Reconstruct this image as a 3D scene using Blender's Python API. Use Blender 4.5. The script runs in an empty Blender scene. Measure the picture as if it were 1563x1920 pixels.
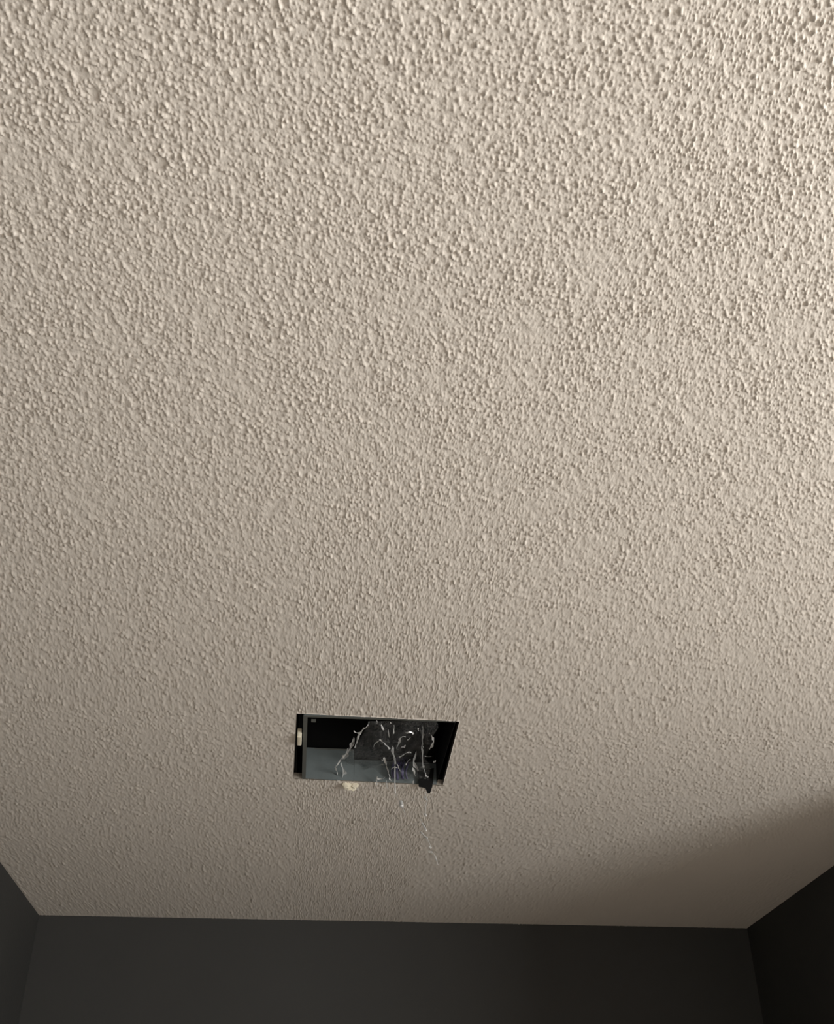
import bpy, bmesh, math, random
import numpy as np
from mathutils import Vector, Matrix

# ---------------------------------------------------------------- camera, world, light, exposure
EYE = 1.55                      # camera height above the floor
H = 0.85                        # ceiling above the camera
CEIL = EYE + H
YAW, PITCH, ROLL, FPX = 0.10041641, 0.60734024, -0.00713341, 2011.72
cyw, syw, cp, sp = math.cos(YAW), math.sin(YAW), math.cos(PITCH), math.sin(PITCH)
FWD = Vector((syw*cp, cyw*cp, sp)); R0 = Vector((cyw, -syw, 0)); U0 = R0.cross(FWD)
RT = math.cos(ROLL)*R0 + math.sin(ROLL)*U0
UP = -math.sin(ROLL)*R0 + math.cos(ROLL)*U0
scn = bpy.context.scene
cam_d = bpy.data.cameras.new('camera'); cam = bpy.data.objects.new('camera', cam_d)
scn.collection.objects.link(cam)
cam.matrix_world = Matrix((( RT.x, UP.x, -FWD.x, 0), (RT.y, UP.y, -FWD.y, 0), (RT.z, UP.z, -FWD.z, EYE), (0, 0, 0, 1)))
cam_d.sensor_fit = 'HORIZONTAL'; cam_d.sensor_width = 36.0
cam_d.lens = FPX/1563*36.0; cam_d.clip_start = 0.02
scn.camera = cam

w = bpy.data.worlds.new('world'); scn.world = w; w.use_nodes = True
w.node_tree.nodes['Background'].inputs['Color'].default_value = (0.5, 0.55, 0.6, 1)
w.node_tree.nodes['Background'].inputs['Strength'].default_value = 0.0

# room extents
XL, XR, YF, YB = -0.802, 1.385, 3.424, -2.2
XE, YE = 2.75, 1.90              # the room widens to XE on the right, nearer than YE
# window in that side wall (outside the frame)
WY0, WY1, WZ0, WZ1 = -1.40, 0.45, 0.60, 2.08
la = bpy.data.lights.new('window_daylight', 'AREA'); la.shape = 'RECTANGLE'
la.size = WZ1-WZ0-0.10; la.size_y = WY1-WY0-0.10
la.energy = 119; la.color = (1.0, 1.0, 0.965)
lo = bpy.data.objects.new('window_daylight', la); scn.collection.objects.link(lo)
lo.location = (XE+0.06, (WY0+WY1)/2, (WZ0+WZ1)/2); lo.rotation_euler = (0, math.radians(90), 0)

scn.view_settings.view_transform = 'Standard'; scn.view_settings.look = 'None'
scn.view_settings.gamma = 1.0; scn.view_settings.use_curve_mapping = False
scn.view_settings.exposure = 0.0

# ---------------------------------------------------------------- helpers
C = scn.collection
random.seed(5)

def ray(x, y):
    return ((x-781.5)/FPX)*RT - ((y-960)/FPX)*UP + FWD
def on_z(x, y, dz=0.0):
    """photo point -> world point on the horizontal plane dz above the ceiling face"""
    d = ray(x, y); return d*((H+dz)/d.z) + Vector((0, 0, EYE))
def on_y(x, y, Y):
    """photo point -> world point on the upright plane at depth Y"""
    d = ray(x, y); return d*(Y/d.y) + Vector((0, 0, EYE))

def link(name, me, m=None, parent=None):
    o = bpy.data.objects.new(name, me); C.objects.link(o)
    if m: me.materials.append(m)
    if parent is not None: o.parent = parent
    return o
def bm_obj(name, bm, m, parent=None, smooth=False):
    me = bpy.data.meshes.new(name); bm.normal_update(); bm.to_mesh(me); bm.free()
    if smooth: me.polygons.foreach_set('use_smooth', [True]*len(me.polygons))
    return link(name, me, m, parent)
def add_box(bm, a, b, bev=0.0):
    a = Vector(a); b = Vector(b)
    r = bmesh.ops.create_cube(bm, size=1, matrix=Matrix.Translation((a+b)/2) @ Matrix.Diagonal(((b-a).x, (b-a).y, (b-a).z, 1)))
    if bev > 0:
        es = {e for v in r['verts'] for e in v.link_edges}
        bmesh.ops.bevel(bm, geom=list(es), offset=bev, segments=2, affect='EDGES', profile=0.5)
def box(name, a, b, m, parent=None, bev=0.0):
    bm = bmesh.new(); add_box(bm, a, b, bev); return bm_obj(name, bm, m, parent)
def prism(bm, pts, d):
    """polygon pts extruded along d"""
    d = Vector(d)
    f = [bm.verts.new(p) for p in pts]; g = [bm.verts.new(Vector(p)+d) for p in pts]
    bm.faces.new(f); bm.faces.new(g[::-1]); n = len(f)
    for i in range(n): bm.faces.new((f[i], g[i], g[(i+1) % n], f[(i+1) % n]))
    bmesh.ops.recalc_face_normals(bm, faces=bm.faces)
def tube(bm, pts, r, seg=6, taper=False):
    rings = []
    for i, p in enumerate(pts):
        p = Vector(p); t = (Vector(pts[min(i+1, len(pts)-1)])-Vector(pts[max(i-1, 0)])).normalized()
        a = t.orthogonal().normalized() if i == 0 else (a - t*a.dot(t)).normalized()
        b = t.cross(a); rr = r*(1-0.8*i/(len(pts)-1)) if taper else r
        rings.append([bm.verts.new(p+(a*math.cos(k*2*math.pi/seg)+b*math.sin(k*2*math.pi/seg))*rr) for k in range(seg)])
    for i in range(len(rings)-1):
        for k in range(seg):
            bm.faces.new((rings[i][k], rings[i][(k+1) % seg], rings[i+1][(k+1) % seg], rings[i+1][k]))
    bm.faces.new(rings[0][::-1]); bm.faces.new(rings[-1])
def spline(pts, n=8):
    pts = [Vector(p) for p in pts]; out = []
    for i in range(len(pts)-1):
        p0 = pts[max(i-1, 0)]; p1 = pts[i]; p2 = pts[i+1]; p3 = pts[min(i+2, len(pts)-1)]
        for k in range(n):
            t = k/n
            out.append(0.5*((2*p1)+(p2-p0)*t+(2*p0-5*p1+4*p2-p3)*t*t+(3*p1-p0-3*p2+p3)*t**3))
    return out+[pts[-1]]

# ---------------------------------------------------------------- materials
def mat(name, col, rough=0.6, metal=0.0, bump=0.0, bscale=100, spec=0.5, var=0.0, vscale=8.0):
    m = bpy.data.materials.new(name); m.use_nodes = True; nt = m.node_tree; b = nt.nodes['Principled BSDF']
    b.inputs['Base Color'].default_value = (*col, 1); b.inputs['Roughness'].default_value = rough
    b.inputs['Metallic'].default_value = metal; b.inputs['Specular IOR Level'].default_value = spec
    tc = nt.nodes.new('ShaderNodeTexCoord')
    if var:
        n = nt.nodes.new('ShaderNodeTexNoise'); n.inputs['Scale'].default_value = vscale; n.inputs['Detail'].default_value = 4
        mx = nt.nodes.new('ShaderNodeMix'); mx.data_type = 'RGBA'
        mx.inputs[6].default_value = (*[c*(1-var) for c in col], 1); mx.inputs[7].default_value = (*[min(1, c*(1+var)) for c in col], 1)
        nt.links.new(tc.outputs['Object'], n.inputs['Vector']); nt.links.new(n.outputs['Fac'], mx.inputs[0])
        nt.links.new(mx.outputs[2], b.inputs['Base Color'])
    if bump:
        n = nt.nodes.new('ShaderNodeTexNoise'); n.inputs['Scale'].default_value = bscale; n.inputs['Detail'].default_value = 3
        bp = nt.nodes.new('ShaderNodeBump'); bp.inputs['Strength'].default_value = 1; bp.inputs['Distance'].default_value = bump
        nt.links.new(tc.outputs['Object'], n.inputs['Vector']); nt.links.new(n.outputs['Fac'], bp.inputs['Height'])
        nt.links.new(bp.outputs['Normal'], b.inputs['Normal'])
    return m
M_ceil = mat('ceiling_texture_paint', (0.745, 0.692, 0.636), 0.9, bump=0.0004, bscale=420, spec=0.15, var=0.03, vscale=3)
M_wall = mat('charcoal_wall_paint', (0.050, 0.0495, 0.0485), 0.7, bump=0.0006, bscale=160, spec=0.25, var=0.05, vscale=5)
M_floor = mat('pale_wood_floor', (0.66, 0.59, 0.52), 0.6, var=0.15, vscale=6)
M_pale = mat('pale_greige_wall_paint', (0.64, 0.62, 0.59), 0.8, bump=0.0006, bscale=160)
M_trim = mat('white_trim_paint', (0.75, 0.74, 0.71), 0.4)
M_gyps = mat('gypsum_core', (0.30, 0.27, 0.235), 0.95, bump=0.0006, bscale=300, var=0.15, vscale=60)
M_crumb = mat('cream_plaster', (0.80, 0.74, 0.60), 0.9, bump=0.0008, bscale=400)
M_galv = mat('galvanised_steel', (0.135, 0.158, 0.163), 0.55, metal=0.0, var=0.25, vscale=35, spec=0.4)
M_lip = mat('steel_lip', (0.125, 0.13, 0.12), 0.5, var=0.15, vscale=30)
M_black = mat('black_plastic_and_shade', (0.006, 0.006, 0.0065), 0.6, spec=0.2)
M_bluebk = mat('dark_blower_plastic', (0.009, 0.010, 0.014), 0.5, spec=0.3)
M_violet = mat('violet_wire_sheath', (0.085, 0.08, 0.145), 0.35)

def film_mat(name, dens, white, milky=0.5, rough=0.2):
    """thin clear plastic: mostly see-through, glossy, a little milky"""
    m = bpy.data.materials.new(name); m.use_nodes = True; nt = m.node_tree; nt.nodes.clear()
    out = nt.nodes.new('ShaderNodeOutputMaterial')
    tr = nt.nodes.new('ShaderNodeBsdfTransparent'); tr.inputs[0].default_value = (0.93, 0.94, 0.94, 1)
    gl = nt.nodes.new('ShaderNodeBsdfGlossy'); gl.inputs['Roughness'].default_value = rough
    d1 = nt.nodes.new('ShaderNodeBsdfDiffuse'); d1.inputs[0].default_value = (white, white, white, 1)
    d2 = nt.nodes.new('ShaderNodeBsdfTranslucent'); d2.inputs[0].default_value = (white, white, white, 1)
    df = nt.nodes.new('ShaderNodeMixShader'); df.inputs[0].default_value = 0.25
    nt.links.new(d1.outputs[0], df.inputs[1]); nt.links.new(d2.outputs[0], df.inputs[2])
    lw = nt.nodes.new('ShaderNodeLayerWeight'); lw.inputs['Blend'].default_value = 0.35
    mr = nt.nodes.new('ShaderNodeMapRange'); mr.inputs['To Min'].default_value = dens*0.5; mr.inputs['To Max'].default_value = min(1, dens*2.5)
    m1 = nt.nodes.new('ShaderNodeMixShader'); m2 = nt.nodes.new('ShaderNodeMixShader')
    m1.inputs[0].default_value = milky
    nt.links.new(gl.outputs[0], m1.inputs[1]); nt.links.new(df.outputs[0], m1.inputs[2])
    nt.links.new(lw.outputs['Facing'], mr.inputs['Value']); nt.links.new(mr.outputs[0], m2.inputs[0])
    nt.links.new(tr.outputs[0], m2.inputs[1]); nt.links.new(m1.outputs[0], m2.inputs[2])
    nt.links.new(m2.outputs[0], out.inputs['Surface'])
    return m
M_film = film_mat('clear_plastic_film', 0.13, 0.8, 0.4, 0.09)
M_glint = film_mat('doubled_film_glint', 1.6, 0.98, 0.82, 0.10)  # doubled film, whitened to paint in its glints
M_band = film_mat('gathered_plastic_film', 0.42, 0.85, 0.65)
M_strand = film_mat('rolled_plastic_film', 0.45, 0.97, 0.85)

def struct(o): o['kind'] = 'structure'; return o

# ---------------------------------------------------------------- room shell
T = 0.1
TOP = CEIL + 0.012
struct(box('floor', (XL-T, YB-T, -0.1), (XE+T, YF+T, 0), M_floor))
struct(box('wall_far', (XL-T, YF, 0), (XR+T, YF+T, TOP), M_wall))
struct(box('wall_left', (XL-T, YB, 0), (XL, YF, TOP), M_wall))
struct(box('wall_back', (XL-T, YB-T, 0), (XE+T, YB, TOP), M_pale))
struct(box('wall_right', (XR, YE, 0), (XR+T, YF, TOP), M_wall))
struct(box('wall_return', (XR+T, YE, 0), (XE+T, YE+T, TOP), M_pale))
bm = bmesh.new()                                              # side wall with the window opening
add_box(bm, (XE, WY1, 0), (XE+T, YE, TOP)); add_box(bm, (XE, YB, 0), (XE+T, WY0, TOP))
add_box(bm, (XE, WY0, 0), (XE+T, WY1, WZ0)); add_box(bm, (XE, WY0, WZ1), (XE+T, WY1, TOP))
struct(bm_obj('wall_side', bm, M_pale))
bm = bmesh.new()
for a, b in (((WY0, WZ0), (WY1, WZ0+.04)), ((WY0, WZ1-.04), (WY1, WZ1)), ((WY0, WZ0+.04), (WY0+.04, WZ1-.04)), ((WY1-.04, WZ0+.04), (WY1, WZ1-.04))):
    add_box(bm, (XE+.02, a[0], a[1]), (XE+.08, b[0], b[1]), 0.003)
win = struct(bm_obj('window_1', bm, M_trim))

# ---------------------------------------------------------------- ceiling: sprayed popcorn relief as real geometry
HX0, HX1, HY0, HY1 = -0.0428, 0.2750, 1.9115, 2.2463          # the cut opening
corner_px = {(0, 0): (556, 1338), (1, 0): (861, 1353), (1, 1): (830, 1472), (0, 1): (550, 1459)}
coff = {}
for k, p in corner_px.items():
    q = on_z(*p); coff[k] = (q.x-(HX1 if k[0] else HX0), q.y-(HY1 if k[1] else HY0))

def relief_map():
    res = 0.0007; nx = ny = 3300               # repeats every 2.3 m, wider than the view
    rng = np.random.default_rng(11)
    fx = np.fft.rfftfreq(nx, res)[None, :].astype(np.float32); fy = np.fft.fftfreq(ny, res)[:, None].astype(np.float32)
    f2 = fx*fx+fy*fy
    def field(s_small, s_big):
        n = rng.standard_normal((ny, nx)).astype(np.float32)
        F = np.fft.rfft2(n)*(np.exp(-2*np.pi**2*f2*s_small**2)-np.exp(-2*np.pi**2*f2*s_big**2))
        r = np.fft.irfft2(F, s=(ny, nx)); return (r/r.std()).astype(np.float32)
    a = field(0.00072, 0.0021)             # individual crumbs
    b = field(0.0015, 0.0042)              # clumps
    c = field(0.02, 0.05)                  # patchiness of the spray
    e = field(0.0042, 0.010)               # soft unevenness under the spray
    dens = np.clip(1.0+0.16*c, 0.5, 1.5)
    bumps = np.clip(a+0.35*b-0.68, 0, None)
    bumps = bumps/(1+0.35*bumps)
    clump = np.clip(b-0.5, 0, None)
    h = 0.00160*bumps*dens + 0.0004*clump*dens + 0.00008*a + 0.00005*b + 0.00021*e
    return h, res
def sample(hm, res, X, Y):
    gx = (X-XL+0.04)/res; gy = (Y-YB+0.04)/res
    ix = np.floor(gx).astype(np.int64); iy = np.floor(gy).astype(np.int64); tx = gx-ix; ty = gy-iy
    n = hm.shape[0]; ix %= n; iy %= n; jx = (ix+1) % n; jy = (iy+1) % n
    return (hm[iy, ix]*(1-tx)*(1-ty)+hm[iy, jx]*tx*(1-ty)+hm[jy, ix]*(1-tx)*ty+hm[jy, jx]*tx*ty)

def build_ceiling():
    hm, res = relief_map()
    PAD = 0.004
    def angs(y0, y1, n):                    # rows get wider apart with distance
        a = np.linspace(math.atan2(H, y0), math.atan2(H, y1), n+1); return H/np.tan(a)
    ys = np.concatenate([np.linspace(YB-PAD, 0.42, 90)[:-1], angs(0.42, HY0, 560)[:-1], angs(HY0, HY1, 68)[:-1], angs(HY1, YF+PAD, 160)])
    j0 = 89+560; j1 = j0+68
    nL, nM, nR, nO = 340, 330, 410, 45
    rows = []
    for y in ys:
        yy = max(y, 0.42)
        l = max(XL-PAD, -0.178-0.2155*yy-0.05); r = min(XR+PAD, 0.196+0.423*yy+0.07)
        lo_ = np.linspace(XL-PAD, l, nO+1)[:-1]; ro = np.linspace(r, XE+PAD, nO+1)[1:]
        if l - (XL-PAD) < 1e-6: lo_ = np.linspace(XL-PAD, XL-PAD+0.002, nO+1)[:-1]; l = XL-PAD+0.002
        
        rows.append(np.concatenate([lo_, np.linspace(l, HX0, nL+1)[:-1], np.linspace(HX0, HX1, nM+1)[:-1], np.linspace(HX1, r, nR+1), ro]))
    X = np.array(rows); Y = np.repeat(ys[:, None], X.shape[1], 1)
    i0 = nO+nL; i1 = i0+nM
    # the opening was cut by hand: its corners are slightly out of square
    u = np.clip((X-HX0)/(HX1-HX0), 0, 1); v = np.clip((Y-HY0)/(HY1-HY0), 0, 1)
    ddx = np.maximum(np.maximum(HX0-X, X-HX1), 0); ddy = np.maximum(np.maximum(HY0-Y, Y-HY1), 0)
    fall = np.exp(-((ddx/0.08)**2+(ddy/0.08)**2))
    def bil(c): return ((1-u)*(1-v)*coff[(0, 0)][c]+u*(1-v)*coff[(1, 0)][c]+u*v*coff[(1, 1)][c]+(1-u)*v*coff[(0, 1)][c])
    X2 = X+bil(0)*fall; Y2 = Y+bil(1)*fall
    hz = sample(hm, res, X2, Y2)
    edge = np.minimum(np.minimum(X-XL, np.where(Y > YE, XR-X, XE-X)), np.minimum(Y-YB, YF-Y))
    hz *= np.clip(edge/0.006, 0, 1)
    hd = np.hypot(ddx, ddy); hz *= np.clip(0.3+hd/0.006, 0, 1)
    Z = CEIL - hz
    ny, nx = X.shape
    co = np.stack([X2, Y2, Z], -1).reshape(-1, 3).astype(np.float32)
    I = np.arange(ny*nx).reshape(ny, nx)
    keep = np.ones((ny-1, nx-1), bool); keep[j0:j1, i0:i1] = False
    q = np.stack([I[:-1, :-1], I[1:, :-1], I[1:, 1:], I[:-1, 1:]], -1)[keep]
    # cut edges of the board round the opening
    ring = ([I[j0, i] for i in range(i0, i1)]+[I[j, i1] for j in range(j0, j1)]+[I[j1, i] for i in range(i1, i0, -1)]+[I[j, i0] for j in range(j1, j0, -1)])
    base = len(co); ring = np.array(ring); up = co[ring].copy(); up[:, 2] = CEIL+0.0125
    co = np.vstack([co, up]); n = len(ring); k = np.arange(n)
    side = np.stack([ring[k], ring[(k+1) % n], base+(k+1) % n, base+k], -1)
    faces = np.vstack([q, side]).astype(np.int32)
    me = bpy.data.meshes.new('ceiling'); me.vertices.add(len(co)); me.vertices.foreach_set('co', co.ravel())
    me.loops.add(faces.size); me.loops.foreach_set('vertex_index', faces.ravel())
    me.polygons.add(len(faces)); me.polygons.foreach_set('loop_start', np.arange(0, faces.size, 4, dtype=np.int32))
    me.polygons.foreach_set('loop_total', np.full(len(faces), 4, np.int32))
    me.materials.append(M_ceil); me.materials.append(M_gyps)
    mi = np.zeros(len(faces), np.int32); mi[len(q):] = 1; me.polygons.foreach_set('material_index', mi)
    sm = np.ones(len(faces), bool); sm[len(q):] = False
    me.polygons.foreach_set('use_smooth', sm)
    me.update(calc_edges=True)
    o = bpy.data.objects.new('ceiling', me); C.objects.link(o); return struct(o)
ceiling = build_ceiling()

# ---------------------------------------------------------------- the recessed vent box in the opening
def lump(name, c, sx, sy, sz, m, parent, seed):
    rr = random.Random(seed); bm = bmesh.new()
    bmesh.ops.create_icosphere(bm, subdivisions=2, radius=1)
    for v in bm.verts:
        f = 1+rr.uniform(-.28, .28); v.co = Vector((v.co.x*sx*f, v.co.y*sy*f, v.co.z*sz*f))+Vector(c)
    return bm_obj(name, bm, m, parent)
p_bl = on_z(566, 1462, 0.001); p_tl = on_z(568.5, 1344, 0.001)
BX0 = p_tl.x; BX1 = on_z(852, 1360, .001).x; BY0 = on_z(700, 1345.5, .001).y; BY1 = on_z(650, 1463.5, 0.0).y
BYL = on_z(568, 1459.5, 0).y; BYR = on_z(826, 1471, 0).y
vb = bpy.data.objects.new('vent_housing', None); C.objects.link(vb)
vb.location = ((BX0+BX1)/2, (BY0+BY1)/2, CEIL+0.001); vb['label'] = 'open grey metal vent fan box recessed in the rectangular hole cut in the ceiling'; vb['category'] = 'vent box'
vbi = Vector(vb.location)
def rel(p): return Vector(p)-vbi
Z0 = CEIL+0.001; t = 0.0012; lip = 0.008
def zat(px, py, Y): return on_y(px, py, Y).z
ZA = zat(610, 1404, BY1); ZB = zat(688, 1425, BY1); XS = on_y(663, 1415, BY1).x
bm = bmesh.new()     # far panel, lower at its right: top shaped to the edge of the shade
for quad in (((BX0, Z0-.001), (XS+.002, Z0-.001), (XS, ZA), (BX0, ZA)), ((XS+.002, Z0-.001), (BX1, Z0-.001), (BX1, ZB), (XS+.002, ZB))):
    prism(bm, [rel((x, BYL+(BYR-BYL)*(x-BX0)/(BX1-BX0), z)) for x, z in quad], (0, t, 0))
bm_obj('side_panel', bm, M_galv, vb)
box('side_panel', rel((BX0, BY0, Z0)), rel((BX0+t, BY1, ZA)), M_galv, vb)
box('side_panel', rel((BX0, BY0, Z0)), rel((BX1, BY0+t, ZA)), M_galv, vb)
box('side_panel', rel((BX1-t, BY0, Z0)), rel((BX1, BY1, ZA)), M_black, vb)  # steel panel turned from the window, its shade put into the black
box('top_flange', rel((BX0, BY1-.004, ZA-.003)), rel((XS-.002, BY1-t*0, ZA)), M_lip, vb, 0.0005)
box('flange', rel((BX0, BY0, Z0-t)), rel((BX0+lip, BY1-.001, Z0)), M_lip, vb)
box('flange', rel((BX0+lip, BY0, Z0-t)), rel((BX1-.001, BY0+.0065, Z0)), M_lip, vb)
# black box added above the steel frame, standing in for the shade there
bm = bmesh.new(); z1 = ZA+.16; g = 0.012
add_box(bm, rel((BX0-g, BYR+.003, Z0+.014)), rel((BX1+g, BYR+.006, z1)))
add_box(bm, rel((BX0-g-.003, BY0-g, Z0+.014)), rel((BX0-g, BYR+.003, z1)))
add_box(bm, rel((BX1+g, BY0-g, Z0+.014)), rel((BX1+g+.003, BYR+.003, z1)))
add_box(bm, rel((BX0-g, BY0-g-.003, Z0+.014)), rel((BX1+g, BY0-g, z1)))
add_box(bm, rel((BX0-g, BY0-g, z1)), rel((BX1+g, BYR+.003, z1+.003)))
bm_obj('shade_box', bm, M_black, vb)
# motor block low in the chamber, behind the notch
bm = bmesh.new(); add_box(bm, rel((XS+.006, BY1-.22, ZA+.05)), rel((XS+.12, BY1-.10, ZA+.14)), 0.006)
bm_obj('motor_block', bm, M_bluebk, vb)
# small grey screw tab in the near left corner
a = on_z(588, 1352, .004); box('screw_tab', rel((a.x-.005, a.y-.006, a.z)), rel((a.x+.004, a.y+.006, a.z+.0015)), M_lip, vb, 0.0004)
# small screw on the far panel
a = on_y(588, 1428, BY1-.001); bm = bmesh.new(); bmesh.ops.create_cone(bm, cap_ends=True, segments=10, radius1=.0035, radius2=.0025, depth=.003, matrix=Matrix.Translation(rel(a)) @ Matrix.Rotation(math.pi/2, 4, 'X'))
bm_obj('screw', bm, M_bluebk, vb)
# cream clip wedged in the left gap, hanging a little below the ceiling
a = on_z(561, 1386, -.004)
c_ = box('mounting_clip', rel((a.x-.0045, a.y-.022, Z0-.010)), rel((a.x+.0045, a.y+.022, Z0+.010)), M_crumb, vb, 0.002); c_['label'] = 'cream clip in the left gap'
# violet wires bundled at the far panel
bm = bmesh.new()
for k in range(7):
    r_ = random.Random(40+k)
    pts = [on_y(736+k*4.2+r_.uniform(-2, 2), 1462-r_.uniform(0, 4), BY1-.012), on_y(738+k*3.6+r_.uniform(-4, 4), 1446, BY1-.022-.004*(k % 3)), on_y(740+k*3.6+r_.uniform(-4, 4), 1430, BY1-.016), on_y(742+k*3+r_.uniform(-3, 3), 1420, BY1-.006)]
    tube(bm, [rel(p) for p in spline(pts, 6)], .0022, 6)
v_ = bm_obj('wire_bundle', bm, M_violet, vb, True); v_['label'] = 'dark violet wires behind the plastic'
# black pointed flap hanging below the far edge
P = [on_y(x, y, BY1-.004) for x, y in ((783, 1446), (813, 1440), (812, 1462), (810, 1476), (806, 1487), (801, 1486), (797, 1477), (785, 1475))]
bm = bmesh.new(); prism(bm, [rel(p) for p in P], (0, .0016, 0)); f_ = bm_obj('flap', bm, M_black, vb); f_['label'] = 'black pointed flap at the far right corner'

# crumbs of torn board at the cut edge
a = on_z(654, 1474, -.004)
for k, (px, py, s, sd) in enumerate(((650, 1472.5, 1.0, 3), (658, 1475, 1.15, 4), (665, 1473, .8, 6))):
    a = on_z(px, py, -.004); o = lump('torn_board', a, .0095*s, .0065*s, .008*s, M_crumb, ceiling, sd)

# ---------------------------------------------------------------- clear plastic film in the opening
pf = bpy.data.objects.new('plastic_film', None); C.objects.link(pf)
pf.location = on_z(740, 1420, .004); pf['label'] = 'crumpled clear plastic film dangling from the ceiling hole'; pf['category'] = 'plastic'
pfi = Vector(pf.location)
def relp(p): return Vector(p)-pfi
rf = random.Random(8)
folds = [(rf.uniform(0, math.pi), rf.uniform(.1, .9), rf.uniform(.1, .9), rf.uniform(-1, 1)) for _ in range(26)]
def crumple(u, v):
    s = 0
    for a, cu, cv, k in folds:
        s += k*abs(math.cos(a)*(u-cu)+math.sin(a)*(v-cv))
    # gathered towards one point: radial pleats
    du, dv = u-.55, v-.62; an = math.atan2(dv, du); rr_ = math.hypot(du, dv)
    s += 0.9*abs(math.sin(an*4.5+.6))*min(rr_, .5)*2
    return s
NU, NV = 76, 60
bm = bmesh.new(); gv = []
for j in range(NV+1):
    v = j/NV; row = []
    lx = 690+(-26)*min(v/.45, 1)+(-34)*max(0, (v-.45)/.55); rx = 812-8*v+9*math.sin(7*v+1)*(1-v)+3*math.sin(19*v)
    for i in range(NU+1):
        u = i/NU; s = crumple(u, v)
        px = lx+(rx-lx)*u+2.5*math.sin(9*v+5*u); py = 1352+(1467-1352)*v+3*math.sin(13*u+2)*(v > .9)
        dz = 0.012+0.010*math.sin(s*2.2)+0.0030*rf.uniform(-1, 1)+0.02*math.sin(v*math.pi)
        row.append(bm.verts.new(relp(on_z(px, py, dz))))
    gv.append(row)
for j in range(NV):
    for i in range(NU): bm.faces.new((gv[j][i], gv[j][i+1], gv[j+1][i+1], gv[j+1][i]))
sheet_bm = bm

def ribbon(bm, pts, wid, twist=3.0, seed=0, n=6, jit=0.0):
    """narrow creased ribbon of film, V-shaped in section"""
    pts = spline(pts, n); r_ = random.Random(seed); a0 = r_.uniform(0, 6); prev = None; m = len(pts)
    for i, p in enumerate(pts):
        p = p+Vector((r_.uniform(-jit, jit), r_.uniform(-jit, jit), r_.uniform(-jit, jit)))
        t_ = (pts[min(i+1, m-1)]-pts[max(i-1, 0)]).normalized(); s_ = t_.orthogonal().normalized(); b_ = t_.cross(s_)
        an = a0+twist*i/m+r_.uniform(-.6, .6); d = s_*math.cos(an)+b_*math.sin(an); e = t_.cross(d)
        ww = wid*(.55+.45*math.sin(math.pi*min(1, (i+.8)/m)))*r_.uniform(.45, 1.35)
        cur = [bm.verts.new(p-d*ww), bm.verts.new(p+e*ww*.45), bm.verts.new(p+d*ww)]
        if prev:
            bm.faces.new((prev[0], prev[1], cur[1], cur[0])); bm.faces.new((prev[1], prev[2], cur[2], cur[1]))
        prev = cur
for k in range(70):                     # small random crinkles of the sheet
    cx = rf.uniform(700, 812); cy = rf.uniform(1357, 1462); an = rf.uniform(0, math.pi); L = rf.uniform(4, 13)
    if cy > 1400 and rf.random() < .3: cx = rf.uniform(640, 700) if cy > 1430 else cx
    pts = [relp(on_z(cx+math.cos(an)*L*q_+rf.uniform(-1, 1), cy+math.sin(an)*L*q_+rf.uniform(-1, 1), .006)) for q_ in (-.5, 0, .5)]
    ribbon(sheet_bm, pts, rf.uniform(.0006, .0016), 2, 200+k, 4)
bm_obj('sheet', sheet_bm, M_film, pf).data.materials.append(M_band)
glint_creases = [  # folds of film traced along the glints, highlight put into their white
 ([(691, 1353), (688, 1361), (680, 1368), (672, 1378)], 2.6), ([(672, 1376), (670, 1388), (667, 1396), (664, 1403)], 2.2),
 ([(662, 1370), (668, 1374), (678, 1373)], 1.0), ([(645, 1416), (640, 1422), (634, 1431), (629, 1438)], 2.6),
 ([(628, 1438), (631, 1446), (633, 1456), (635, 1464)], 2.0), ([(630, 1464), (638, 1463)], 1.6),
 ([(713, 1357), (716, 1363), (719, 1369)], 1.8), ([(732, 1353), (733, 1357)], 1.8), ([(737, 1360), (739, 1368), (738, 1376)], 1.6),
 ([(706, 1352), (707, 1358)], 1.2), ([(712, 1386), (718, 1393), (725, 1399), (731, 1404)], 2.0),
 ([(760, 1381), (752, 1382), (749, 1389), (746, 1396), (744, 1405)], 2.4), ([(751, 1401), (757, 1400), (760, 1397)], 2.0),
 ([(747, 1421), (754, 1417), (762, 1412), (771, 1411)], 2.2), ([(760, 1374), (768, 1373), (776, 1377)], 2.0),
 ([(783, 1364), (784, 1370)], 1.5), ([(809, 1379), (813, 1388), (809, 1398), (804, 1406)], 2.3),
 ([(719, 1420), (723, 1430), (726, 1444), (730, 1458)], 2.2), ([(716, 1423), (717, 1428)], 1.4),
 ([(704, 1464), (707, 1460), (714, 1461), (722, 1457)], 1.6), ([(728, 1459), (733, 1465)], 2.2), ([(706, 1456), (706, 1466)], 1.6),
 ([(773, 1441), (776, 1448), (778, 1456)], 2.4), ([(774, 1462), (774, 1470)], 1.6), ([(794, 1437), (796, 1448), (799, 1456), (804, 1457)], 2.0),
 ([(761, 1434), (765, 1427), (770, 1423)], 1.4), ([(764, 1388), (768, 1383)], 1.0), ([(733, 1442), (741, 1439), (748, 1441)], 1.0),
 ([(752, 1450), (748, 1440), (744, 1432)], 1.0), ([(700, 1400), (704, 1392), (713, 1388)], 0.9), ([(812, 1430), (816, 1426)], 1.4),
 ([(728, 1368), (730, 1384)], .9), ([(796, 1473), (799, 1480)], 2.0)]
for k, (pl, wpx) in enumerate(glint_creases):
    bm = bmesh.new(); hz_ = -0.002 if pl[0][1] > 1455 else 0.006+0.006*math.sin(k*2.1)
    ribbon(bm, [relp(on_z(x, y, hz_)) for x, y in pl], wpx*0.00118, 3.0, k, 3, .0010)
    bm_obj('glint_crease', bm, M_glint, pf)
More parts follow.
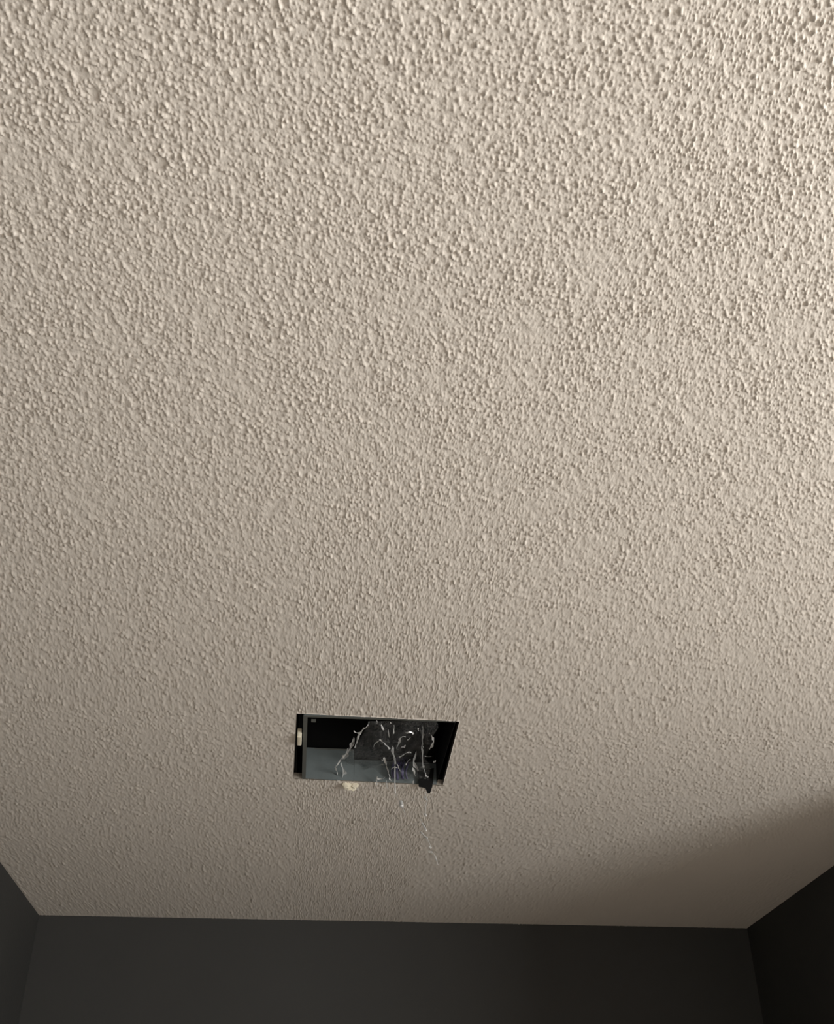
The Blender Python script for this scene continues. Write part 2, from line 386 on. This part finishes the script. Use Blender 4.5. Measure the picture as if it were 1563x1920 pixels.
for k, (pl, wpx) in enumerate([([(792, 1362), (793, 1385), (791, 1410), (793, 1440)], 4), ([(652, 1404), (650, 1414), (644, 1424)], 5),
                               ([(735, 1400), (738, 1415), (741, 1432)], 3.5), ([(664, 1384), (660, 1396), (655, 1408)], 4), ([(780, 1412), (776, 1428), (784, 1446)], 3.5),
                               ([(640, 1432), (645, 1448), (648, 1462)], 6)]):
    bm = bmesh.new(); ribbon(bm, [relp(on_z(x, y, .010)) for x, y in pl], wpx*0.00105, 1.6, 60+k, 3, .0012)
    bm_obj('gathered_fold', bm, M_band, pf)
# loose ends hanging below the opening; the whitest bits stand for glints
YS = HY1-0.05
strands = [([(740, 1436), (740, 1452), (740, 1470), (741, 1488)], 1.3, .2, M_glint), ([(741, 1487), (745, 1496), (750, 1503)], .5, 2, M_band),
           ([(751, 1503), (752, 1507), (753, 1512)], 4.2, 1.0, M_glint), ([(753, 1512), (757, 1520), (760, 1528)], .7, 2, M_band),
           ([(724, 1464), (725, 1472), (727, 1480)], .9, 2, M_band), ([(706, 1464), (706, 1472)], 1.0, 1, M_band),
           ([(797, 1484), (799, 1495), (801, 1501), (798, 1512), (797, 1527)], .8, 3, M_band), ([(794, 1494), (800, 1500)], 1.3, 1, M_glint),
           ([(796, 1526), (799, 1530)], 2.0, 1, M_glint), ([(788, 1535), (792, 1544)], .8, 1, M_band), ([(791, 1543), (795, 1550), (799, 1558)], 1.9, .6, M_glint),
           ([(789, 1560), (794, 1566), (801, 1572)], 1.6, .8, M_glint), ([(800, 1571), (804, 1580), (807, 1588)], 1.0, 2, M_band),
           ([(804, 1588), (808, 1590)], 2.2, 1, M_glint), ([(803, 1597), (810, 1598)], 2.0, 1, M_band), ([(809, 1598), (814, 1604), (818, 1614)], 1.1, 2, M_band),
           ([(816, 1604), (818, 1612), (821, 1622)], .8, 2, M_band)]
for k, (pl, wpx, tw, m) in enumerate(strands):
    bm = bmesh.new(); tube(bm, [relp(p) for p in spline([on_y(x, y, YS-.0008*max(0, y-1490)) for x, y in pl], 5)], wpx*0.0010, 6)
    bm_obj('strand', bm, M_glint if m is M_glint else M_strand, pf, True)
